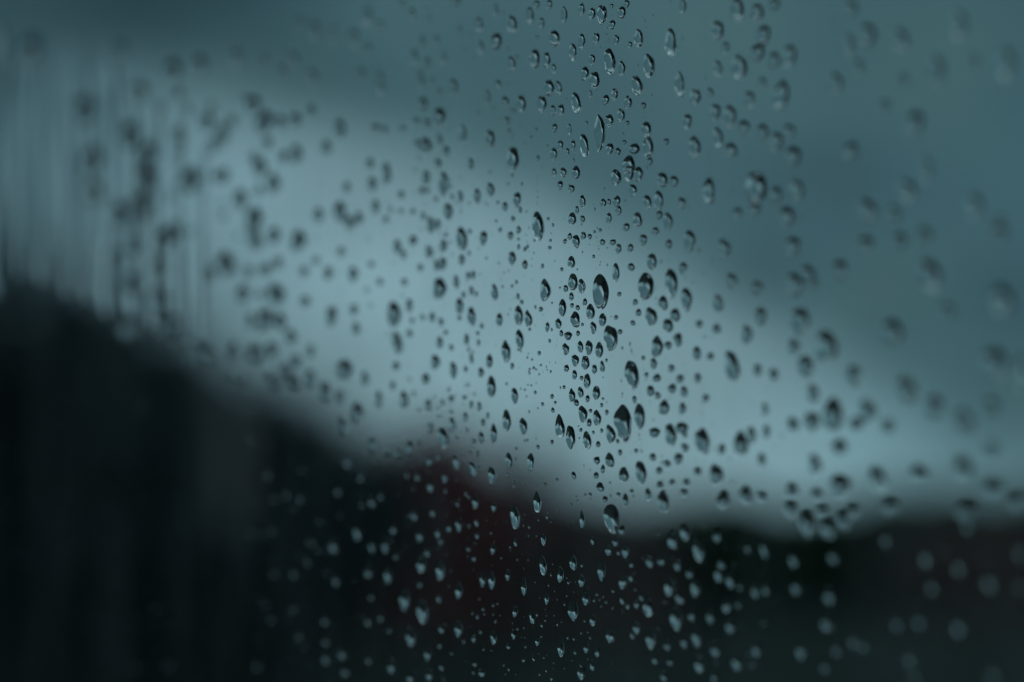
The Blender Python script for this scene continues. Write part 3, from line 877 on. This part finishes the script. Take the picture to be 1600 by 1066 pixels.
sm = [True] * len(me.polygons)
for k in caps: sm[k] = False
me.polygons.foreach_set('use_smooth', sm)
me.materials.append(MAT['water'])
o = local_obj(bpy.data.objects.new('fine_droplets', me))
COL.objects.link(o)
tag(o, 'fine droplets of rain scattered between the larger drops on the pane', 'droplets', kind='stuff')

# rivulets running down the far end of the pane
RIV = [(-6, 40, 470, 40), (34, 90, 440, 30), (68, 60, 450, 26), (104, 110, 470, 34), (136, 50, 480, 30), (170, 90, 500, 30),
       (206, 130, 500, 34), (240, 160, 520, 26), (278, 190, 520, 24), (316, 230, 540, 20), (588, 85, 150, 5)]
RL = ['wide smeared rivulet running down closest to the far window jamb', 'smeared rivulet just right of the one nearest the far jamb',
      'third smeared rivulet from the far window jamb, thin', 'fourth smeared rivulet from the far window jamb, starting lower',
      'tallest smeared rivulet, beginning high under the dark cloud corner', 'sixth smeared rivulet from the far window jamb',
      'seventh smeared rivulet from the far window jamb, wide and soft', 'eighth smeared rivulet from the far window jamb',
      'ninth smeared rivulet from the far jamb, crossing the blurred drops', 'last and thinnest smeared rivulet, left of the dark clotted drop',
      'tiny short trickle hanging below the dark cloud near the top edge']
for (x, ya, yb, wd), lb in zip(RIV, RL):
    V, F = [], []
    nseg, m_ = 40, 10
    o0 = pane_point(x, (ya + yb) / 2)
    for i in range(nseg + 1):
        f = i / nseg
        y = ya + (yb - ya) * f
        xx = x + 0.10 * wd * math.sin(f * 4 + x) + 0.03 * wd * math.sin(f * 13 + x * 2)
        c_, W_, H_ = place([xx, y, wd, wd])
        W_ *= (0.75 + 0.25 * math.sin(f * 9 + x)) * min(1, math.sqrt(max(0.0004, f * 9))) * min(1, math.sqrt(max(0.0004, (1 - f) * 14)))
        lx = (c_ - o0).dot(-tan)
        for k in range(m_ + 1):
            u = k / m_ * 2 - 1
            V.append((lx + u * W_ / 2, profile(abs(u), 0.22) * W_ / 2 + (1e-6 if abs(u) == 1 else 0), c_.z - o0.z))
    for i in range(nseg):
        for k in range(m_):
            a = i * (m_ + 1) + k
            F.append((a, a + 1, a + m_ + 2, a + m_ + 1))
    nt_ = len(F)
    for i in range(nseg):
        a = i * (m_ + 1)
        F.append((a, a + m_ + 1, a + 2 * m_ + 1, a + m_))
    F.append(tuple(range(m_ + 1)))
    F.append(tuple(nseg * (m_ + 1) + k for k in reversed(range(m_ + 1))))
    me = bpy.data.meshes.new('water_rivulet')
    me.from_pydata(V, [], F)
    me.update()
    me.polygons.foreach_set('use_smooth', [j < nt_ for j in range(len(me.polygons))])
    me.materials.append(MAT['water'])
    o = bpy.data.objects.new('water_rivulet', me)
    o.location = o0 + nrm * GAP
    o.rotation_euler = (0, 0, RZ)
    COL.objects.link(o)
    tag(o, lb, 'water rivulet', 'rivulets running down the pane')
